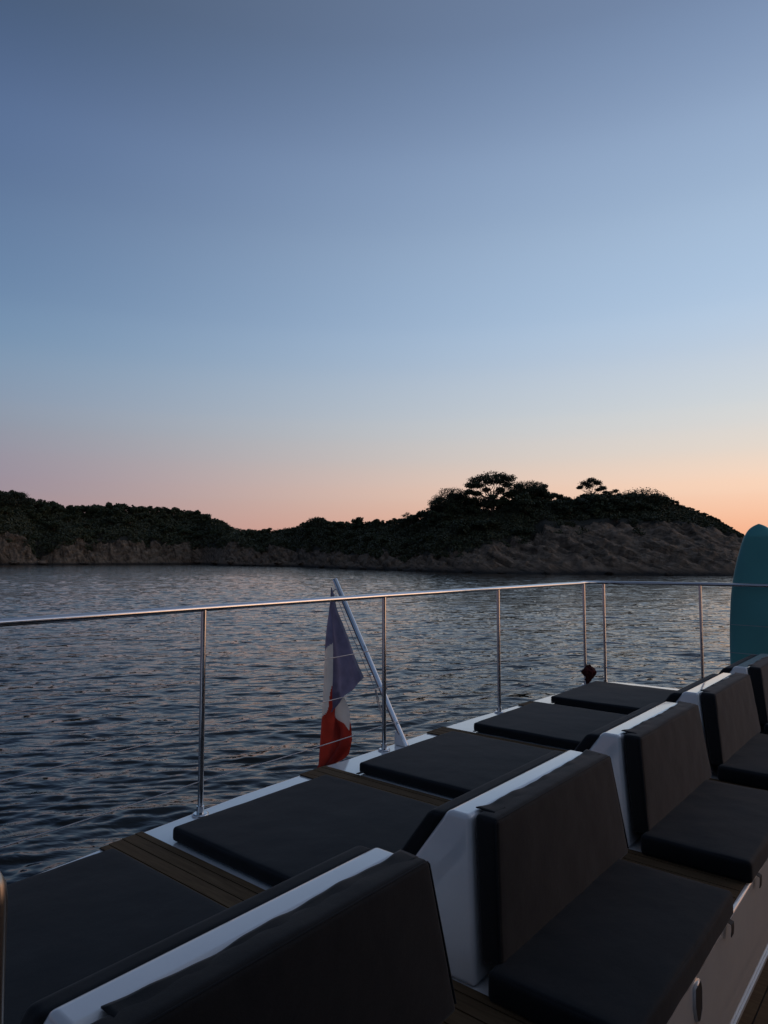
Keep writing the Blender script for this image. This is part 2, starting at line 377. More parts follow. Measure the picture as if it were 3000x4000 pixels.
# ------------------------------------------------------------------ coast
def interp(tab):
    xs, ys = zip(*tab); return lambda x: np.interp(x, xs, ys)
SHORE = interp([(-900,2209),(0,2206),(400,2205),(800,2204),(870,2209),(1000,2211),(1150,2213),(1330,2221),(1500,2227),(1700,2234),(1900,2240),(2200,2243),(2500,2246),(2700,2248),(2900,2249),(3200,2249),(3600,2246)])
ROCKT = interp([(-900,2080),(-200,2080),(0,2088),(60,2098),(95,2110),(130,2150),(180,2168),(215,2140),(245,2116),(310,2110),(345,2138),(380,2128),(410,2114),(480,2112),(555,2114),(575,2148),(598,2118),(640,2114),(720,2124),(800,2132),(860,2138),(900,2118),(950,2122),(1010,2148),(1060,2132),(1110,2142),(1150,2160),(1200,2140),(1270,2148),(1330,2164),(1400,2178),(1450,2160),(1520,2155),(1580,2185),(1650,2168),(1720,2160),(1830,2160),(1880,2145),(1930,2120),(2000,2112),(2080,2100),(2130,2066),(2200,2052),(2400,2046),(2500,2052),(2600,2048),(2700,2056),(2800,2066),(2860,2084),(2920,2108),(3000,2150),(3120,2205),(3300,2235),(3600,2240)])
SKYL = interp([(-900,1890),(-300,1905),(0,1918),(70,1925),(100,1942),(150,1950),(235,1975),(320,1979),(400,1969),(500,1971),(560,1976),(640,1983),(720,1990),(780,1996),(830,2022),(870,2036),(905,2066),(950,2073),(990,2068),(1040,2075),(1100,2063),(1145,2060),(1200,2034),(1240,2022),(1290,2035),(1350,2036),(1440,2036),(1500,2030),(1560,2024),(1600,2008),(1640,2005),(1680,1985),(1720,1938),(1770,1918),(1820,1925),(1850,1955),(1960,1945),(2000,1905),(2050,1890),(2100,1890),(2140,1912),(2200,1937),(2240,1947),(2290,1930),(2350,1925),(2420,1932),(2470,1922),(2530,1922),(2580,1932),(2620,1946),(2680,1970),(2740,1992),(2800,2020),(2840,2045),(2880,2070),(2915,2090),(3000,2132),(3120,2190),(3300,2232),(3600,2240)])
TREEH = interp([(-900,34),(0,30),(700,26),(820,26),(900,14),(1150,20),(1500,26),(1700,45),(1850,42),(2150,42),(2500,34),(2620,20),(2750,13),(2920,8),(3000,5),(3600,2)])
W1 = interp([(-900,13),(800,13),(900,26),(1400,14),(1700,12),(1900,22),(2100,38),(2700,40),(3000,30),(3600,10)])
W2 = interp([(-900,85),(700,85),(900,75),(1300,60),(1700,56),(2200,66),(2700,62),(3000,44),(3600,18)])
CAMH = EYE - WATER
def hdir(x):
    rx, ry, _ = 0, 0, 0
    u = (np.asarray(x, float) - 1500) / FPX; c = math.cos(TH); v = (2000 - HORIZ) / FPX; ry = c - v * math.sin(TH)
    X = u * math.cos(SA) + ry * math.sin(SA); Y = -(u * math.sin(SA) - ry * math.cos(SA)); n = np.hypot(X, Y)
    return X / n, Y / n
def slope_of(x, y):      # tan(elevation) of a picture point
    u = (np.asarray(x, float) - 1500) / FPX; v = (2000 - np.asarray(y, float)) / FPX
    c, s = math.cos(TH), math.sin(TH); ry = c - v * s; rz = s + v * c
    return rz / np.hypot(u, ry)
def shore_d(x): return CAMH / -slope_of(x, SHORE(x))

NC = 1150
CX = np.linspace(-850, 3550, NC)
FR = np.concatenate([np.linspace(-1, 0, 4)[:-1], np.linspace(0, 1, 64)[:-1], np.linspace(1, 2, 40)[:-1], np.linspace(2, 3, 8)])
def smooth(a, n):
    k = np.hanning(n + 2)[1:-1]; k /= k.sum(); return np.convolve(np.pad(a, n // 2, mode='edge'), k, 'valid')[:len(a)]
def terrain():
    d0 = smooth(shore_d(CX), 25)
    d0 = d0 + 1.8 * fbm(CX * .006, 0 * CX + 3, 0, 3) * d0 / 180
    d1 = d0 + W1(CX); d2 = d0 + W2(CX)
    h1 = smooth(d1 * slope_of(CX, ROCKT(CX) + 9 * fbm(CX * .018, 0 * CX + 21, 0, 3)) + CAMH, 5); h2 = d2 * slope_of(CX, SKYL(CX) + TREEH(CX)) + CAMH
    h1 = np.maximum(h1, .8); h2 = np.maximum(h2, h1 + .3); h2 = smooth(h2, 21)
    Dm = np.zeros((NC, len(FR))); Hm = np.zeros_like(Dm)
    for j, f in enumerate(FR):
        if f < 0: Dm[:, j] = d0 + f * 6; Hm[:, j] = f * 2.5
        elif f <= 1: Dm[:, j] = d0 + (d1 - d0) * f; rt = np.clip((CX - 1750) / 350, 0, 1); Hm[:, j] = h1 * ((1 - rt) * (.62 * f ** .62 + .38 * f) + rt * f ** .80)
        elif f <= 2: g = f - 1; Dm[:, j] = d1 + (d2 - d1) * g; Hm[:, j] = h1 + (h2 - h1) * (g ** .9 * (1 - .15 * np.sin(g * math.pi)))
        else: g = f - 2; Dm[:, j] = d2 + 90 * g; Hm[:, j] = h2 * (1 - .75 * g * g) - 6 * g
    ux, uy = hdir(CX); X = Dm * ux[:, None]; Y = Dm * uy[:, None]
    rock = np.clip(1 - np.maximum(FR - 1, 0) * 6, 0, 1) * np.clip(FR * 5 + .2, 0, 1)
    sc = (Dm / 170)
    # tilted slabs
    tang = -X * math.sin(R(HEAD)) + Y * math.cos(R(HEAD))      # towards the left of the view
    leftside = np.clip((900 - CX) / 300, 0, 1)[:, None]
    q = np.where(leftside > .5, tang * .62 - Hm * .42, tang * .46 - Hm * .78)
    warp = fbm(X*.035, Y*.035, Hm*.03, 3) * 1.1
    sl = (q / (2.3 * np.maximum(sc, .8)) + warp); fr = sl - np.floor(sl); saw = np.where(fr < .78, fr / .78, (1 - fr) / .22)
    sl2 = (q / (.75 * np.maximum(sc, .8)) + warp * 1.7 + 3); fr2 = sl2 - np.floor(sl2); saw2 = np.abs(fr2 * 2 - 1)
    amp = rock[None, :] * np.clip(Hm / 2, .1, 1)
    big = fbm(X*.045, Y*.045, 2.0, 4)
    sl3 = q / (5.3 * np.maximum(sc, .8)) + warp * .8 + 1.3 * fbm(X*.02, Y*.02, 4.0, 2); fr3 = sl3 - np.floor(sl3); saw3 = np.where(fr3 < .86, fr3 / .86, (1 - fr3) / .14)
    mod = np.clip(.5 + 1.5 * perlin(q * .11, tang * .03, Dm * .02), 0, 1.1)          # beds stand out here and there only
    rough = fbm(X*.35, Y*.35, Hm*.35, 5); blocks = np.round(fbm(X*.16, Y*.16, Hm*.22, 3) * 3.2) / 3.2 * .8 + .2 * rough
    dz = amp * np.where(CX < 1700, .72, .80)[:, None] * sc ** .6 * (1.25 * mod * (saw - .5) + .40 * mod * (saw2 - .5) + 1.0 * (saw3 - .5) + .9 * big + .75 * rough + .85 * blocks)
    skew = np.where(CX[:, None] < 950, CX[:, None] + 60 * FR[None, :], CX[:, None] + 330 * FR[None, :])
    ravine = np.clip(perlin(skew * .012, 0 * skew + .3 * FR[None, :], 5.0) * 3.2 - .5, 0, 1) * rock[None, :] * np.clip(Hm / 3, 0, 1)
    Hm = Hm + dz - ravine * np.where(CX < 1600, 2.3, 1.0)[:, None] * sc ** .7
    veg = np.clip(FR - 1, 0, 1) * np.clip(3 - FR, 0, 1)
    Hm = Hm + veg[None, :] * 1.2 * fbm(X*.05, Y*.05, 7.7, 4) * np.clip(1 - 2 * np.abs(FR - 2) * 0, 0, 1)[None, :] * .5
    rad = -amp * np.where(CX < 1700, 1.0, .6)[:, None] * sc ** .6 * (.8 * mod * (saw - .5) + .7 * (saw3 - .5) + 1.3 * blocks + .6 * rough)
    X = X + rad * ux[:, None]; Y = Y + rad * uy[:, None]
    strat = np.stack([q * .9, .045 * (tang + 2 * Hm), .045 * Dm], -1)
    return X, Y, Hm, Dm, strat
TX, TY, THm, TD, STR = terrain()
me = fast_mesh('headland', np.stack([TX, TY, THm + WATER], -1).reshape(-1, 3), grid_faces(NC, len(FR)))
at_ = me.attributes.new('strata', 'FLOAT_VECTOR', 'POINT'); at_.data.foreach_set('vector', STR.astype(np.float32).reshape(-1))
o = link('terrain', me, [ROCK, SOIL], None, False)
jj = np.tile(np.arange(len(FR) - 1), NC - 1); ii = np.repeat(np.arange(NC - 1), len(FR) - 1)
thr = 1.0 + .16 * fbm(CX * .02, 0 * CX + 9, 0, 3)
me.polygons.foreach_set('material_index', (FR[jj] > thr[ii]).astype(np.int32))
tag(o, 'low rocky headland with tilted slabs along the far shore', kind='structure')
def ground(x, f):
    i = np.clip((np.asarray(x, float) - CX[0]) / (CX[1] - CX[0]), 0, NC - 1.001); i0 = int(i)
    j = int(np.searchsorted(FR, f) - 1); j = max(0, min(j, len(FR) - 2)); t = (f - FR[j]) / (FR[j+1] - FR[j])
    P = lambda M: M[i0, j] * (1 - t) + M[i0, j+1] * t
    return float(P(TX)), float(P(TY)), float(P(THm)) + WATER, float(P(TD))

# ------------------------------------------------------------------ vegetation
def leaf_quads(C, Rr, n, size, rs, flat=.75, shell=.55):
    """n leaf sprays in ellipsoids centred C (k,3) with radii Rr (k,3)"""
    k = len(C); idx = rs.integers(0, k, n)
    d = rs.normal(size=(n, 3)); d /= np.linalg.norm(d, axis=1)[:, None]
    r = shell + (1 - shell) * rs.random(n) ** .6; r *= 1 + .16 * rs.normal(size=n)
    P = C[idx] + d * r[:, None] * Rr[idx]
    nrm = d * .55 + rs.normal(size=(n, 3)) * .6; nrm[:, 2] += .35; nrm /= np.linalg.norm(nrm, axis=1)[:, None]
    t = np.cross(nrm, rs.normal(size=(n, 3))); t /= np.linalg.norm(t, axis=1)[:, None]; b = np.cross(nrm, t)
    s = size * (.5 + rs.random(n))[:, None]
    V = np.stack([P - t*s*.5 - b*s*.28, P + t*s*.15 - b*s*.42, P + t*s*.6 + b*s*.1, P - t*s*.1 + b*s*.45], 1).reshape(-1, 3)
    F = np.arange(4 * n).reshape(-1, 4)
    return V, F
def limb_path(a, b, rs, wob=.12, n=5):
    a, b = np.array(a, float), np.array(b, float); L = np.linalg.norm(b - a)
    pts = [a + (b - a) * t + (rs.normal(size=3) * wob * L * .35 * math.sin(math.pi * t)) + np.array([0, 0, -.10 * L * math.sin(math.pi * t)]) for t in np.linspace(0, 1, n)]
    return [tuple(p) for p in pts]
def crown_mesh(name, C, Rr, n, size, seed, shell=.55):
    V, F = leaf_quads(np.array(C, float), np.array(Rr, float), n, size, np.random.default_rng(seed), shell=shell)
    return fast_mesh(name, V, F)
def shrub_proto(seed):
    """low evergreen about 3 m tall and 4 m wide: stems + leaf sprays joined in one mesh"""
    rs = np.random.default_rng(seed); C, Rr = [], []
    for i in range(rs.integers(9, 14)):
        a = rs.random() * 6.28; r = 1.55 * rs.random() ** .6; h = 1.0 + 1.45 * (1 - (r / 1.9) ** 2) * (.55 + .45 * rs.random())
        C.append((r * math.cos(a), r * math.sin(a), h)); q = .5 + .4 * rs.random(); Rr.append((q, q, q * .7))
    V, F = leaf_quads(np.array(C), np.array(Rr), 1150, .34, rs)
    mb = MB()
    for c in C[:6]: mb.tube(limb_path((rs.normal()*.1, rs.normal()*.1, -.6), c, rs), [.09, .075, .06, .045, .03], 5, caps=False)
    sv = np.array(mb.v); sf = np.array(mb.f) + len(V)
    me = fast_mesh('shrub', np.concatenate([V, sv]), np.concatenate([F, sf]))
    me.materials.append(LEAFD); me.materials.append(BARK)
    me.polygons.foreach_set('material_index', np.concatenate([np.zeros(len(F)), np.ones(len(sf))]).astype(np.int32))
    return me
def tall_proto(seed):
    """narrower, rougher evergreen about 5 m tall"""
    rs = np.random.default_rng(seed); C, Rr = [], []
    for i in range(15):
        h = 1.2 + 3.2 * rs.random(); r = (1.5 - .22 * abs(h - 2.6)) * rs.random() ** .5; a = rs.random() * 6.28
        C.append((r * math.cos(a), r * math.sin(a), h)); q = .45 + .4 * rs.random(); Rr.append((q * 1.1, q * 1.1, q * .75))
    V, F = leaf_quads(np.array(C), np.array(Rr), 1300, .36, rs)
    mb = MB(); mb.tube(limb_path((0, 0, -.6), (.1, .1, 3.8), rs, .1, 6), [.16, .14, .11, .09, .06, .03], 6, caps=False)
    for c in C[:7]: mb.tube(limb_path((0, 0, c[2]*.55), c, rs), [.07, .06, .05, .035, .02], 5, caps=False)
    sv = np.array(mb.v); sf = np.array(mb.f) + len(V)
    me = fast_mesh('tree', np.concatenate([V, sv]), np.concatenate([F, sf])); me.materials.append(LEAFD); me.materials.append(BARK)
    me.polygons.foreach_set('material_index', np.concatenate([np.zeros(len(F)), np.ones(len(sf))]).astype(np.int32))
    return me
SHRUBS = [shrub_proto(100 + i) for i in range(6)]; TALLS = [tall_proto(200 + i) for i in range(5)]
def put(name, me, x, f, s, sq=1.0, dz=0.0, label=None, cat='tree', group=None):
    px, py, pz, d = ground(x, f)
    o = bpy.data.objects.new(name, me); col.objects.link(o)
    o.location = (px, py, pz + dz); o.scale = (s * sq, s * sq, s); o.rotation_euler = (0, 0, random.random() * 6.28)
    tag(o, label, cat, group); return o
def region(x):
    if x < 930: return ('dark evergreen tree in the dense wood on the far left hill', 'trees on the left hill')
    if x < 1620: return ('dark evergreen tree on the low saddle between the two hills', 'trees on the low saddle')
    return ('dark evergreen tree massed on the slope of the right headland', 'trees on the right headland')
def region_shrub(x):
    if x < 930: return ('low dark shrub on the far left hill above its cliff', 'shrubs on the left hill')
    if x < 1620: return ('low dark shrub on the saddle between the two hills', 'shrubs on the low saddle')
    return ('low dark shrub on the right headland above the bare rock', 'shrubs on the right headland')
# skyline trees: crown tops meet the measured ridge line
x = -140.0; rr_ = random.Random(3)
while x < 2960:
    sy = float(SKYL(x)); f = 1.9 + .1 * rr_.random()
    px, py, pz, d = ground(x, f)
    top = d * float(slope_of(x, sy)) + EYE
    h = min(max(.9 if x < 2700 else .45, top - pz), 9 if x < 2640 else 1.1) * ((.84 + .40 * rr_.random() ** 1.5) if x < 930 else (.86 + .22 * rr_.random()))
    if x > 2600 or h < 2.2:
        me = rr_.choice(SHRUBS); s = h / 2.75; lab, grp = region_shrub(x); nm, ct = 'shrub', 'shrub'
    else:
        tall = rr_.random() < (.8 if 250 < x < 930 else .55); me = rr_.choice(TALLS if tall else SHRUBS); s = h / (4.75 if tall else 2.75)
        lab, grp = region(x); nm, ct = 'evergreen_tree', 'tree'
    sq = 1.0 if s < 1.4 else .9
    put(nm, me, x, f, s, sq * (.9 + .3 * rr_.random()), 0, lab, ct, grp)
    x += max(9 if x < 930 else 11, min(30, (.34 if x < 930 else .45) * (4.0 * s) / d * FPX)) * (.8 + .4 * rr_.random())
# trees and shrubs down the slopes
cnt = 0
while cnt < 290:
    x = -140 + 3000 * rr_.random(); f = 1.03 + .87 * rr_.random() ** .8
    if f < 1.35 and 2120 < x and rr_.random() < .75: continue
    if x > 2620: f = min(f, 1.62)
    px, py, pz, d = ground(x, f); big = rr_.random() < .45 and x < 2480 and f > 1.25
    if big: lab, grp = region(x); s = (.6 + .8 * rr_.random() ** 1.6) * (1.7 if x < 930 else 1.15); put('evergreen_tree', rr_.choice(TALLS), x, f, s, 1.15, -.3, lab, 'tree', grp)
    else: lab, grp = region_shrub(x); s = (.5 + .95 * rr_.random() ** 1.8) * (2.0 if x < 930 else 1.2 if x < 2560 else .42); put('shrub', rr_.choice(SHRUBS), x, f, s, 1.15, -.3, lab, 'shrub', grp)
    cnt += 1
# the low maquis that fills the rest, too dense to count
def scrub():
    rs = np.random.default_rng(77); Vs, Fs, base = [], [], 0
    for x0, x1, nb, nq, size in ((-600, 1000, 2600, 120000, 1.0), (850, 1750, 1700, 95000, .6), (1600, 3150, 2700, 140000, .42)):
        C, Rr = [], []
        while len(C) < nb:
            x = x0 + (x1 - x0) * rs.random(); f = .72 + 1.36 * rs.random()
            if x > 2860 and rs.random() < .6: continue
            if f < 1.28 and x > 2080 and perlin(x*.012, f*5, 1.0) < .08: continue
            if f < 1.08 and rs.random() < .5: continue
            if f < 1 and perlin(x*.02, 0, 2.2) < .1: continue
            px, py, pz, d = ground(x, f); k = max(1, d / 230); q = (.55 + .85 * rs.random()) * k
            if x > 2600: q *= .5 if x < 2720 else .34
            C.append((px, py, pz + q * .45)); Rr.append((q * 1.25, q * 1.25, q * .85))
        V, F = leaf_quads(np.array(C), np.array(Rr), nq, size, rs, shell=.65)
        Vs.append(V); Fs.append(F + base); base += len(V)
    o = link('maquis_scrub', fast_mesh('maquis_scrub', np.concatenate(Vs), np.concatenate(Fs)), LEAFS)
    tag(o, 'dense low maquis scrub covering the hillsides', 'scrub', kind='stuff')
scrub()
# loose boulders at the water's edge
def boulder_proto(seed):
    bm = bmesh.new(); bmesh.ops.create_icosphere(bm, subdivisions=3, radius=1)
    co = np.array([v.co[:] for v in bm.verts]); n = fbm(co[:, 0]*1.3 + seed, co[:, 1]*1.3, co[:, 2]*1.3, 4)
    for v, k in zip(bm.verts, n): v.co = v.co * (1 + .55 * round(float(k) * 4) / 4 + .2 * k); v.co.z *= .55
    me = bpy.data.meshes.new('boulder'); bm.to_mesh(me); bm.free(); me.materials.append(ROCK)
    a = me.attributes.new('strata', 'FLOAT_VECTOR', 'POINT'); a.data.foreach_set('vector', (np.array([v.co[:] for v in me.vertices], np.float32) * 1.5).reshape(-1)); return me
BOULD = [boulder_proto(i * 3.1) for i in range(4)]
BLAB = {0: ('low dark boulder at the waterline under the far left cliff', 'boulders under the left cliff'), 1: ('low boulder lying at the waterline below the low saddle', 'boulders below the saddle'), 2: ('low boulder at the waterline below the right headland', 'boulders below the right headland')}
for x, sc_ in [(60,3.2),(170,4.2),(330,2.6),(640,3.0),(770,3.4),(850,4.0),(905,3.0),(962,3.4),(990,2.6),(1036,3.0),(1090,2.4),(1180,2.2),(1262,2.6),(1350,2.4),(1422,1.8),(1490,2.2),(1560,1.5),(1640,1.8),(1735,1.4),(1830,1.6),(1960,1.3),(2140,1.5),(2380,1.2),(2610,1.4)]:
    lab, grp = BLAB[0 if x < 820 else 1 if x < 1600 else 2]
    o = put('boulder', rr_.choice(BOULD), x, -.10 + .16 * rr_.random(), sc_ * .6, 1.4, .35, lab, 'boulder', grp)

def pine(name, x, f, top_y, half_w_px, label, blobs, seed, leafn, lean=0.0, dense=.45, size=.30):
    """blobs: (across -1..1, height 0..1, radius share) of the crown seen from the bay; depth is random"""
    rs = np.random.default_rng(seed)
    px, py, pz, d = ground(x, f); H = d * float(slope_of(x, top_y)) + EYE - pz; W = half_w_px / FPX * d
    t = empty(name, (px, py, pz)); tag(t, label, 'pine tree')
    rx, ry = hdir(x); ax = np.array([ry, -rx, 0]); dp = np.array([rx, ry, 0])
    C, Rr = [], []
    for a, h, q in blobs:
        for rep in (0, 1):
            dep = rs.uniform(-.75, .75) * math.sqrt(max(.05, 1 - a * a * .9)) * W * .8
            C.append(ax * a * W + dp * dep + np.array([0, 0, h * H]) + rs.normal(size=3) * .12); k = q * W * (1.16 if rep == 0 else 1.0)
            Rr.append((k, k, k * .52))
    C = np.array(C)
    link('crown', crown_mesh('crown', C, Rr, leafn, size, seed + 1, dense), LEAFP, t)
    mb = MB(); fork = np.array([lean * W * .4, 0, 0]) @ np.eye(3); fork = ax * lean * W * .4 + np.array([0, 0, H * .36])
    mb.tube(limb_path((0, 0, -.8), fork, rs, .1, 6), [.30*H/8, .27*H/8, .25*H/8, .23*H/8, .22*H/8, .2*H/8], 8)
    for i, c in enumerate(C):
        st = fork * (1 + .25 * rs.random()) if i % 3 else fork * .85
        mb.tube(limb_path(st, c, rs, .3, 6), [.12*H/8, .10*H/8, .085*H/8, .065*H/8, .045*H/8, .02], 5, caps=False)
    mb.build('trunk', BARK, t)
    return t
pine('umbrella_pine', 1925, 1.9, 1850, 100, 'tallest umbrella pine with broad flat crown and sky showing through its lower branches',
     [(-.62,.86,.26),(-.3,.93,.28),(.05,.94,.3),(.38,.93,.27),(.7,.88,.24),(-.8,.72,.2),(-.5,.70,.22),(-.1,.82,.26),(.3,.80,.24),(.6,.73,.2),(-.85,.55,.2),(-.55,.52,.18),(.35,.58,.15),(-.7,.36,.24),(-.2,.62,.14),(.05,.40,.13)], 31, 9500, .1, .35, .42)
pine('umbrella_pine', 2318, 1.93, 1872, 54, 'small lone umbrella pine with bare crooked branches on the headland top',
     [(-.5,.88,.3),(0,.92,.34),(.4,.86,.28),(-.2,.75,.3),(.75,.66,.22),(-.8,.68,.2),(.45,.6,.2),(.9,.5,.16)], 41, 3600, .2, .3, .36)
pine('umbrella_pine', 2402, 1.93, 1912, 30, 'little ragged pine just right of the small lone umbrella pine',
     [(-.4,.85,.34),(.3,.9,.36),(.7,.65,.28),(-.1,.6,.3)], 47, 1300, .0, .4, .3)
pine('round_pine', 2062, 1.88, 1884, 78, 'wide dark pine with open right side beside the tallest umbrella pine',
     [(-.6,.78,.36),(-.2,.9,.34),(.2,.88,.32),(.55,.9,.26),(.85,.78,.2),(-.7,.5,.4),(-.1,.6,.42),(.45,.6,.3),(.8,.55,.18),(0,.3,.45)], 53, 5200, .1, .45, .30)
pine('round_pine', 1768, 1.86, 1914, 82, 'dome shaped dark pine left of the tallest umbrella pine',
     [(-.55,.62,.36),(-.2,.84,.38),(.2,.9,.36),(.55,.78,.34),(-.8,.4,.32),(-.3,.5,.45),(.2,.55,.45),(.7,.45,.36),(0,.25,.5)], 59, 5500, 0, .45, .30)
pine('round_pine', 1588, 1.9, 2002, 24, 'small dark pine standing up from the low saddle',
     [(-.3,.8,.4),(.3,.88,.4),(0,.6,.5),(.6,.5,.4),(-.6,.45,.4)], 61, 700, 0, .45, .28)

DOME = [(-.7,.45,.34),(-.4,.72,.38),(0,.84,.40),(.4,.76,.38),(.72,.5,.34),(-.3,.4,.45),(.3,.42,.45),(0,.3,.5),(-.85,.25,.3),(.88,.25,.3)]
pine('round_pine', 2508, 1.84, 1920, 92, 'broad dome shaped pine right of the little ragged pine', DOME, 67, 5200, 0, .5, .34)
pine('round_pine', 2306, 1.80, 1930, 62, 'dark dome shaped pine under the small lone umbrella pine', DOME, 71, 3600, 0, .5, .34)
pine('round_pine', 1700, 1.82, 1968, 46, 'low dome shaped pine stepping down left of the dome shaped dark pine', DOME, 73, 2600, 0, .5, .34)
pine('round_pine', 50, 1.8, 1917, 55, 'rounded pine on the hilltop at the left picture edge', DOME, 79, 2600, 0, .5, .7)
pine('round_pine', 1240, 1.85, 2020, 42, 'rounded pine standing highest on the left part of the low saddle', DOME, 83, 2200, 0, .5, .5)

# ------------------------------------------------------------------ the yacht
PER = 1.115
yacht = empty('yacht', (0, 0, 0)); tag(yacht, 'white yacht with teak strips whose aft deck fills the foreground', 'yacht')
EDGE = [(-4, 1.9), (-2, 2.32), (0, 2.5), (.6, 2.54), (1.29, 2.588), (1.575, 2.622), (2.1, 2.662), (2.7, 2.668), (3.8, 2.664), (4.2, 2.655), (4.75, 2.615), (5.5, 2.575), (5.95, 2.55)]
def deck_outline():
    pts = [(x, y) for x, y in EDGE]
    cx, cy, r = 5.98, 2.30, .24
    for k in range(0, 9): a = R(90 - 90 * k / 8); pts.append((cx + r * math.cos(a), cy + r * math.sin(a)))
    pts += [(6.24, 1.2), (6.26, .584)]
    return pts
def prism(mb, pts, z0, z1, mi=0):
    n = len(pts); V = [(x, y, z0) for x, y in pts] + [(x, y, z1) for x, y in pts]
    mb.quadmesh(V, [list(range(n))[::-1], list(range(n, 2*n))] + [(i, (i+1) % n, n + (i+1) % n, n + i) for i in range(n)], mi)
def bevel_obj(o, w=.008, seg=3):
    b = o.modifiers.new('bevel', 'BEVEL'); b.width = w; b.segments = seg; b.limit_method = 'ANGLE'; b.angle_limit = R(35)
    o.data.polygons.foreach_set('use_smooth', [True] * len(o.data.polygons))
    w_ = o.modifiers.new('wn', 'WEIGHTED_NORMAL'); w_.keep_sharp = False
mb = MB(); prism(mb, deck_outline() + [(-4, .584)], -.34, 0); dk = mb.build('deck', GEL, yacht); bevel_obj(dk, .018, 4)
# hull below the deck and the far side of the boat
mb = MB(); out = deck_outline()
prof = [(-.345, -.01), (-1.2, .02), (-2.2, -.12), (-3.4, -.55)]
rows = []
for z, off in prof: rows.append([(x, y + off, z) if y > 1 else (x + off * .3, y, z) for x, y in out])
V = [p for r in rows for p in r]; n = len(out)
mb.quadmesh(V, [(i*n+k, i*n+k+1, (i+1)*n+k+1, (i+1)*n+k) for i in range(len(rows)-1) for k in range(n-1)], 0, True)
mb.build('hull', GEL, yacht)
# teak floor where the photographer stands
mb = MB(); mb.box(-4, 6.2, -3.6, .583, -.40, -.338, 1)
k = 0; y = -3.55
while y < .57:
    y1 = min(y + .058, .578); mb.box(-3.98, 6.18, y, y1, -.338, -.331, 0); y += .063
mb.build('floor_planking', [TEAK, CAULK], yacht)
# rounded lip along the bench front
mb = MB(); mb.tube([(-4, .5935, -.0095), (6.2, .5935, -.0095)], .011, 10); mb.build('bench_lip', GEL, yacht)
mb = MB(); mb.box(-4, 6.2, .577, .5835, -.3305, -.318, 0); mb.build('floor_trim', GEL, yacht)
for k in range(0, 6):
    x0 = 1.382 + PER * (k - 1); mb = MB()
    edge = lambda x: float(np.interp(x, [p[0] for p in EDGE], [p[1] for p in EDGE])) - .012
    ys = np.linspace(.592, edge(x0 + .1), 2)
    for a, b_, mi, z in [(x0, x0 + .191, 1, .0035)]:
        mb.box(a, b_, .595, edge(x0 + .1) - .004, .0005, z, mi)
    a = x0
    for w in (.036, .058, .058, .033):
        mb.box(a + .0015, a + w - .0015, .596, edge(a + w / 2), .0036, .0075, 0); a += w + .002
    mb.build('teak_strip', [TEAK, CAULK], yacht)
# moulded pull recesses in the bench front; shade inside is a dark flat sheet
for k in range(1, 6):
    xs = 2.035 + PER * (k - 2)
    pts = [(-.030, -.030), (.016, -.026), (.030, -.050), (.026, -.105), (.004, -.128), (-.018, -.118), (-.034, -.075)]
    mb = MB(); n = len(pts)
    ring = [[(xs + a * sc_, y_, -.078 + (b + .078) * sc_) for a, b in pts] for sc_, y_ in ((1.05, .5838), (1.04, .5798), (.98, .5775))]
    V = [p for r_ in ring for p in r_]
    mb.quadmesh(V, [(q*n+t, q*n+(t+1) % n, (q+1)*n+(t+1) % n, (q+1)*n+t) for q in (0, 1) for t in range(n)], 0, True)
    rc = mb.build('recess_rim', GEL, yacht)
    mb = MB(); mb.quadmesh([(x, .5785, z) for x, y, z in ring[2]], [list(range(n))]); mb.build('recess_shade', SLOT_SHADE, rc)

# unseen superstructure over and behind the camera, added to shade the near benches
mb = MB(); mb.box(-5, -.15, -3.6, .75, 1.95, 2.05); mb.box(-.149, 4.0, -3.6, -1.2, 1.95, 2.05); ht = mb.build('shade_hardtop', GEL, yacht); bevel_obj(ht, .03, 3)
mb = MB(); mb.box(-5, 3.9, -3.55, -1.5, -.33, 1.945); cb = mb.build('shade_cabin', GEL, yacht); bevel_obj(cb, .06, 4)
mb = MB(); mb.box(-4.6, 3.5, -1.497, -1.485, .35, 1.7); cw = mb.build('shade_cabin_window', BLACK, yacht)  # added dark sheet, sized to cut bounce off the white side
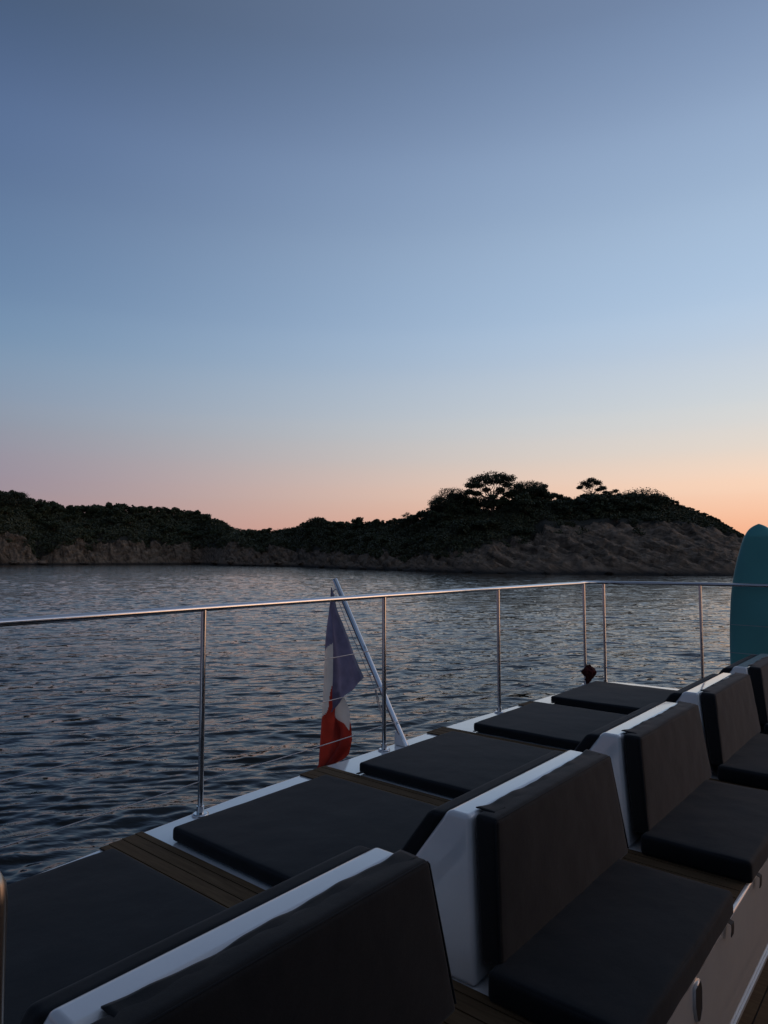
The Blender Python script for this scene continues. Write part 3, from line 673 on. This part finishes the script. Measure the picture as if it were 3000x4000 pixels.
# --- one bench: white moulded backrest with a seat cushion inboard and a bolster outboard
def flap_mesh(seed):
    rs = np.random.default_rng(seed); nx, ny = 60, 9
    xs = np.linspace(.115, .872, nx); V = []
    ph = rs.random() * 6
    for x in xs:
        u = (x - .115) / .757
        ov = .006 + .004 * math.sin(u * 7 + ph) + .0025 * math.sin(u * 19 + 2 * ph) + .014 * math.exp(-(u / .05) ** 2) + .010 * math.exp(-((u - 1) / .06) ** 2)
        for j in range(ny):
            t = j / (ny - 1); y = 1.006 + (.040 + ov) * t
            z = .4225 + .0015 * math.sin(u * 23 + ph + t * 2) * t + .001 * math.sin(u * 51 + ph) * t - .003 * (1 - t) + 0
            V.append((x, y, z))
    me = fast_mesh('flap', V, grid_faces(nx, ny)); return me
def make_bench(k):
    root = empty('bench_seat', (0, 0, 0))
    # shell, local X starts at the near corner of the base
    bm = bmesh.new()
    prof = [(1.005, .003), (1.058, .415), (1.133, .415), (1.42, .003)]
    xs0 = [0.0, .062, .062, 0.0]; xs1 = [.93, .868, .868, .93]
    a = [bm.verts.new((x, y, z)) for x, (y, z) in zip(xs0, prof)]; b = [bm.verts.new((x, y, z)) for x, (y, z) in zip(xs1, prof)]
    bm.faces.new(a); bm.faces.new(b[::-1])
    for i in range(4): bm.faces.new((a[i], b[i], b[(i+1) % 4], a[(i+1) % 4]))
    bmesh.ops.recalc_face_normals(bm, faces=bm.faces)
    me = bpy.data.meshes.new('shell'); bm.to_mesh(me); bm.free()
    sh = link('backrest_shell', me, GEL, root); bevel_obj(sh, .014, 4)
    # back cushion
    hx = [(.02,.936,.066),(.075,.978,.418),(.02,.999,.066),(.075,1.051,.418),(.932,.936,.066),(.880,.978,.418),(.932,.999,.066),(.880,1.051,.418)]
    bc = link('back_cushion', round_cushion(hx, .013, (40, 8, 22), .004, .0026, k * 7.1), SEATM, root)
    mb = MB(); mb.tube([(.024, .941, .085), (.073, .9815, .405), (.080, .9825, .412), (.10, .9825, .4135), (.855, .9825, .4135), (.876, .9825, .412), (.882, .9815, .405), (.929, .941, .085)], .0032, 6); mb.build('piping', PADM, bc)
    fl = link('top_flap', flap_mesh(k), SEATM, root, True); so_ = fl.modifiers.new('s', 'SOLIDIFY'); so_.thickness = .003
    # seat cushion
    hx = [(x, y, z) for x in (-.025, .842) for y in (.574, .955) for z in (.004, .080)]
    sc_ = link('seat_cushion', round_cushion(hx, .015, (40, 22, 6), .005, .003, 3 + k * 3.3, 6.0), PADM, root)
    for xs in (.055, .765):
        mb = MB(); V = []
        pth = [(.580, .012), (.566, .006), (.566, -.012), (.568, -.030)]
        for y, z in pth: V += [(xs, y, z), (xs + .028, y, z)]
        mb.quadmesh(V, [(2*i, 2*i+1, 2*i+3, 2*i+2) for i in range(len(pth)-1)])
        s_ = mb.build('strap', BLACK, sc_); m_ = s_.modifiers.new('s', 'SOLIDIFY'); m_.thickness = .002
    # bolster for the sun pad
    hx = [(.045,1.372,.085),(.055,1.139,.402),(.045,1.432,.085),(.055,1.196,.402),(.885,1.372,.085),(.875,1.139,.402),(.885,1.432,.085),(.875,1.196,.402)]
    link('bolster', round_cushion(hx, .017, (40, 8, 20), .003, .003, 9 + k * 2.7), PADM, root)
    root.location = (1.578 + PER * (k - 2), 0, 0)
    return root
BL = {1: 'nearest charcoal bench seat whose white backrest top runs into the bottom left corner',
      2: 'second bench seat from the camera showing its full white end panel and seat cushion',
      3: 'third bench seat from the camera with a browner lit backrest cushion',
      4: 'fourth bench seat from the camera in front of the farthest sun pad',
      5: 'farthest bench seat half cut off by the right picture edge below the turquoise board'}
for k in range(1, 6):
    t = make_bench(k); tag(t, BL[k], 'bench', 'bench seats in a row along the deck')
PL = {1: 'nearest dark sun pad filling the lower left corner of the deck',
      2: 'large dark sun pad beside the nearest guardrail post and wide teak strip',
      3: 'dark sun pad beside the foot of the flagstaff',
      4: 'fourth dark sun pad beside the third guardrail post',
      5: 'farthest dark sun pad in the corner of the guardrail beside the red cloth'}
for k in range(1, 6):
    x0 = 1.600 + PER * (k - 2); x1 = x0 + .872
    hx = [(x, y, z) for x in (x0, x1) for y in (1.365, 2.437) for z in (.004, .060)]
    p = link('sun_pad', round_cushion(hx, .015, (44, 52, 6), .003, .003, 50 + k * 5.9, 5.0), PADM); tag(p, PL[k], 'sun pad', 'sun pads in a row along the deck')
    mb = MB(); mb.box(x0 - .05, x0 + .03, 2.39, 2.408, .018, .021)
    if k >= 3:
        mb.build('tie_strap', BLACK, p)

# ------------------------------------------------------------------ guardrail
rail = empty('guardrail', (0, 0, 0)); tag(rail, 'polished steel guardrail with posts and three thin wires along the deck edge', 'guardrail')
RZ = .905
def rail_path():
    p = [(-3, 2.2, RZ), (-1.2, 2.40, RZ), (0.0, 2.485, RZ), (.8, 2.545, RZ), (1.843, 2.59, RZ), (3.136, 2.612, RZ), (4.43, 2.59, RZ), (5.5, 2.57, RZ), (5.82, 2.56, RZ)]
    cx, cy, r = 5.84, 2.35, .21
    for k in range(1, 9): a = R(90 - 90 * k / 8); p.append((cx + r * math.cos(a), cy + r * math.sin(a), RZ + .004))
    p += [(6.07, 1.6, RZ + .008), (6.07, .9, RZ + .008), (6.07, .1, RZ + .008), (6.07, -2.5, RZ)]
    return p
mb = MB(); mb.tube(rail_path(), .0145, 18); mb.build('top_rail', STEEL, rail)
POSTS = [(.56, 2.53), (1.843, 2.59), (3.136, 2.612), (4.43, 2.59), (5.87, 2.55), (6.04, 2.435), (6.07, 1.62), (6.07, .62)]
for px, py in POSTS:
    mb = MB(); mb.tube([(px, py, .004), (px, py, RZ - .004)], .0125, 16); p_ = mb.build('post', STEEL, rail)
    mb = MB(); mb.tube([(px, py, .001), (px, py, .007), (px, py, .010)], [.036, .036, .028], 24); mb.tube([(px, py, .010), (px, py, .040)], .0165, 16); mb.build('base_plate', STEEL, p_)
for z in (.595, .37, .145):
    mb = MB(); pts = [(-3, 2.2, z), (-1.2, 2.4, z)] + [(a, b, z) for a, b in POSTS[:5]]
    q = []
    for a, b in zip(pts[:-1], pts[1:]):
        for t in np.linspace(0, 1, 7)[:-1]: q.append((a[0]+(b[0]-a[0])*t, a[1]+(b[1]-a[1])*t, z - .007 * math.sin(math.pi * t)))
    q.append(pts[-1]); mb.tube(q, .0026, 6); mb.build('wire', WIREM, rail)
    mb = MB(); mb.tube([(5.87, 2.55, z), (6.04, 2.435, z), (6.066, 2.0, z - .006), (6.07, 1.62, z), (6.07, 1.1, z - .006), (6.07, .62, z)], .0026, 6); mb.build('wire', WIREM, rail)
    mb = MB(); mb.tube([(6.042, 2.42, z), (6.047, 2.36, z), (6.052, 2.28, z)], [.007, .0085, .004], 8); mb.build('turnbuckle', STEEL, rail)

# grab post close to the camera on the left
g = MB(); r0 = ray(-46, 3700); kx = .92
gx, gy = r0[0] * kx, r0[1] * kx
g.tube([(gx, gy, .009), (gx, gy, .40), (gx, gy, .66), (gx, gy, .685), (gx, gy, .699), (gx, gy, .706)], [.0215, .0215, .0215, .019, .012, .003], 20)
go = g.build('grab_post', GRABM); tag(go, 'short polished grab post with a rounded top just inside the left picture edge', 'post')
g = MB(); g.tube([(gx, gy, .0085), (gx, gy, .016)], .045, 24); g.build('base_plate', STEEL, go)

# ------------------------------------------------------------------ flagstaff and flag
SX = 3.285
b0 = np.array((SX, 2.565, .0)); top = np.array(at_x(1307, 2262, SX + .02)); ax_ = top - b0; LEN = np.linalg.norm(ax_); ax_ /= LEN
st = empty('flagstaff', tuple(b0)); tag(st, 'polished steel flagstaff leaning outboard from the deck edge', 'flagstaff')
P = lambda k, dx=0, dy=0, dz=0: tuple(ax_ * LEN * k + np.array((dx, dy, dz)))
mb = MB(); mb.tube([P(.0), P(.5), P(.995), P(1.0)], [.0175, .0175, .0175, .015], 20); mb.build('pole', STEEL, st)
mb = MB()
V = [(-.022, -.012, .001), (.022, -.012, .001), (.022, .075, .001), (-.022, .075, .001), (-.014, .040, .085), (.014, .040, .085), (.014, .078, .08), (-.014, .078, .08)]
mb.quadmesh(V, [(0,1,2,3),(0,4,5,1),(1,5,6,2),(2,6,7,3),(3,7,4,0),(4,7,6,5)]); br = mb.build('bracket', GEL, st); bevel_obj(br, .006, 2)
mb = MB(); mb.tube([P(.955, 0, .006, -.02), P(.958, 0, .03, -.03), P(.95, 0, .042, -.045), P(.94, 0, .03, -.05)], .004, 8); mb.build('eye', STEEL, st)
mb = MB(); mb.tube([P(.93, -.006, .030, -.02), P(.7, -.01, .038, -.02), P(.46, -.01, .034, -.022), P(.40, -.012, .03, -.02), P(.28, -.014, .028, -.03)], .0022, 6)
for dx in (-.02, -.008): mb.tube([P(.33, dx, .03, -.02), P(.27, dx, .045, -.03), P(.22, dx, .05, -.045), P(.19, dx, .048, -.05)], .003, 6)
mb.build('halyard', WIREM, st)
mb = MB(); mb.tube([P(.425, -.004, .02, -.02), P(.41, -.004, .036, -.02)], .007, 8); mb.tube([P(.415, -.03, .032, -.02), P(.405, .02, .034, -.02)], .004, 8); mb.build('cleat', STEEL, st)

def fpt(cx, cy): q = at_x(1100 + cx * .3844, 2200 + cy * .3844, SX - .02); return (q[1], q[2])
def inside(p, poly):
    x, y = p; r = False; n = len(poly)
    for i in range(n):
        x1, y1 = poly[i]; x2, y2 = poly[(i+1) % n]
        if (y1 > y) != (y2 > y) and x < (x2 - x1) * (y - y1) / (y2 - y1) + x1: r = not r
    return r
def build_flag():
    V, F, M = [], [], []
    def sheet(rows, depth, color, nx=46):
        """rows: (y, xl, xr) in the flag's own chart; depth(u, v): out-of-plane fold"""
        ys = np.linspace(rows[0][0], rows[-1][0], 130); ry = [r[0] for r in rows]
        base = len(V)
        for y in ys:
            xl = np.interp(y, ry, [r[1] for r in rows]); xr = np.interp(y, ry, [r[2] for r in rows])
            for i in range(nx):
                u = i / (nx - 1); cx = xl + (xr - xl) * u; yy, zz = fpt(cx, y)
                V.append((SX - .02 - depth(u, cx, y), yy, zz))
        for a in range(129):
            for i in range(nx - 1):
                q = [base + a*nx + i, base + a*nx + i + 1, base + (a+1)*nx + i + 1, base + (a+1)*nx + i]
                y = (ys[a] + ys[a+1]) / 2; xl = np.interp(y, ry, [r[1] for r in rows]); xr = np.interp(y, ry, [r[2] for r in rows])
                F.append(q); M.append(color(xl + (xr - xl) * (i + .5) / (nx - 1), y))
    # hoist panel (blue), nearest layer; stepped fold at its left edge, free lower edge
    low = lambda x: np.interp(x, [545, 560, 700, 790, 885], [1505, 1500, 1330, 1262, 1150])
    rows = [(245, 503, 511), (340, 503, 556), (500, 512, 618), (700, 522, 704), (900, 533, 790), (1100, 541, 868), (1150, 543, 888), (1262, 545, 790), (1330, 546, 700), (1400, 550, 645), (1500, 556, 562)]
    hoist = lambda y: np.interp(y, [245, 1150], [512, 884])
    sheet(rows, lambda u, x, y: (.018 + .002 * u) * min(1, (y - 240) / 200) + .030 * math.sin(min(1, u * 1.4) * math.pi * .5) * min(1, (y - 244) / 450) + .016 * math.sin((x - y * .12) / 26) * min(1, (y - 245) / 400) * (1 - .6 * u),
          lambda x, y: 0 if x < hoist(y) - 20 else 3)
    # left fold: blue above, white, red below
    rows = [(245, 502, 510), (400, 485, 530), (600, 462, 545), (800, 444, 560), (900, 440, 570), (1200, 420, 585), (1500, 405, 600), (1600, 398, 640), (1800, 388, 690), (1950, 382, 640), (2020, 380, 575), (2068, 378, 420)]
    def cl(x, y):
        yb = np.interp(x, [440, 480, 520, 545, 600], [905, 850, 815, 780, 740])
        if y < yb: return 4
        yr = np.interp(x, [398, 430, 470, 490, 497, 508, 515, 535, 548, 556, 620, 700], [1592, 1560, 1525, 1490, 1400, 1300, 1252, 1262, 1400, 1560, 1600, 1640])
        return 1 if y < yr else 2
    sheet(rows, lambda u, x, y: -.012 * min(1, (y - 240) / 200) + .030 * math.sin(u * 3.6 + .4) * min(1, (y - 244) / 450) + .012 * math.sin(x / 22 + y * .004) * min(1, max(0, y - 900) / 500), cl, 40)
    # fly end behind: cream and red, turned towards the light
    rows = [(1300, 575, 640), (1390, 545, 668), (1500, 540, 690), (1650, 545, 711), (1750, 560, 713), (1850, 560, 717), (1880, 520, 690), (1960, 470, 625), (2020, 430, 588), (2050, 400, 490), (2066, 385, 420)]
    def cr(x, y):
        yr = np.interp(x, [540, 556, 590, 650, 690, 715], [1550, 1565, 1592, 1625, 1665, 1700]); return 1 if y < yr else 2
    sheet(rows, lambda u, x, y: .000 + .045 * math.sin(u * 2.2 + .2) - .02 + .012 * math.sin((x + y * .5) / 40), cr, 40)
    return V, F, M
V, F, M = build_flag()
me = fast_mesh('flag', V, F)
FHOIST = mat_cloth('flag hoist band', (.20,.22,.32)); FDEEP = mat_cloth('flag blue second layer', (.05,.06,.20))
o = link('flag', me, [FBLUE, FWHITE, FRED, FHOIST, FBLUE], None, True); me.polygons.foreach_set('material_index', np.array(M, np.int32))
tag(o, 'limp blue white and red flag hanging from the flagstaff', 'flag')

# ------------------------------------------------------------------ red cloth tied to the corner post
def red_bundle():
    bm = bmesh.new(); bmesh.ops.create_icosphere(bm, subdivisions=5, radius=1)
    co = np.array([v.co[:] for v in bm.verts]); n = fbm(co[:, 0]*1.8, co[:, 1]*1.8, co[:, 2]*1.8 + 4, 4)
    for v, k in zip(bm.verts, n):
        x, y, z = v.co; t = (z + 1) / 2
        w = .050 * (.80 + .28 * math.cos((t - .72) * 6.5)) * (1 + .55 * k)
        v.co = (x * w * 1.15 - .004, y * w * 1.2 - .012 + .09 * max(0, .38 - t), .090 + z * .092 * (1 + .2 * k))
    me = bpy.data.meshes.new('red_cloth'); bm.to_mesh(me); bm.free()
    o = link('cloth_bundle', me, REDC, None, True); o.location = (5.88, 2.53, .0)
    tag(o, 'crumpled dark red cloth bundled round the corner guardrail post', 'cloth')
red_bundle()

# ------------------------------------------------------------------ turquoise paddle board standing on end outside the rail
def board():
    X0 = 6.16; nose = at_x(2962, 2046, X0); le = at_x(2848, 2420, X0)
    W = abs(nose[1] - le[1]) * 1.06; Hn = nose[2]; yc = nose[1]
    zb = -.80; L = Hn - zb
    # half width along the board measured from the nose
    prof = [(0, .0), (.005, .14), (.012, .24), (.025, .34), (.045, .44), (.07, .53), (.136, .70), (.2, .83), (.27, .92), (.36, .975), (.45, 1), (.55, 1), (.68, .95), (.82, .80), (.92, .60), (.975, .42), (1, .30)]
    fs = np.linspace(0, 1, 110) ** 1.25; hw = np.interp(fs, [p[0] for p in prof], [p[1] for p in prof]); hw = np.convolve(np.pad(hw, 2, mode='reflect', reflect_type='odd'), np.ones(5)/5, 'valid')
    hw = np.clip(hw, .0, None) * W
    nb = 40; V = []
    for f, h in zip(fs, hw):
        th = .055 * min(1, .25 + (f / .06)) * min(1, .4 + (1 - f) / .08)
        rock = .10 * max(0, (.30 - f) / .30) ** 2
        h = max(h, .004)
        for k in range(nb):
            a = 2 * math.pi * k / nb; ca, sa = math.cos(a), math.sin(a)
            ex = math.copysign(abs(ca) ** .55, ca) if h > .03 else ca; ez = math.copysign(abs(sa) ** .8, sa)
            V.append((X0 + .06 + th * ez - rock * .35 + .0, yc + h * ex, Hn - f * L))
    Fc = np.array([(i*nb+k, i*nb+(k+1) % nb, (i+1)*nb+(k+1) % nb, (i+1)*nb+k) for i in range(len(fs)-1) for k in range(nb)])
    me = fast_mesh('board', V, Fc)
    bm = bmesh.new(); bm.from_mesh(me); bmesh.ops.holes_fill(bm, edges=bm.edges, sides=64); bmesh.ops.recalc_face_normals(bm, faces=bm.faces); bm.to_mesh(me); bm.free()
    o = link('paddle_board', me, [TURQ], None, True)
    tag(o, 'turquoise paddle board standing nose up outside the guardrail', 'paddle board')
board()
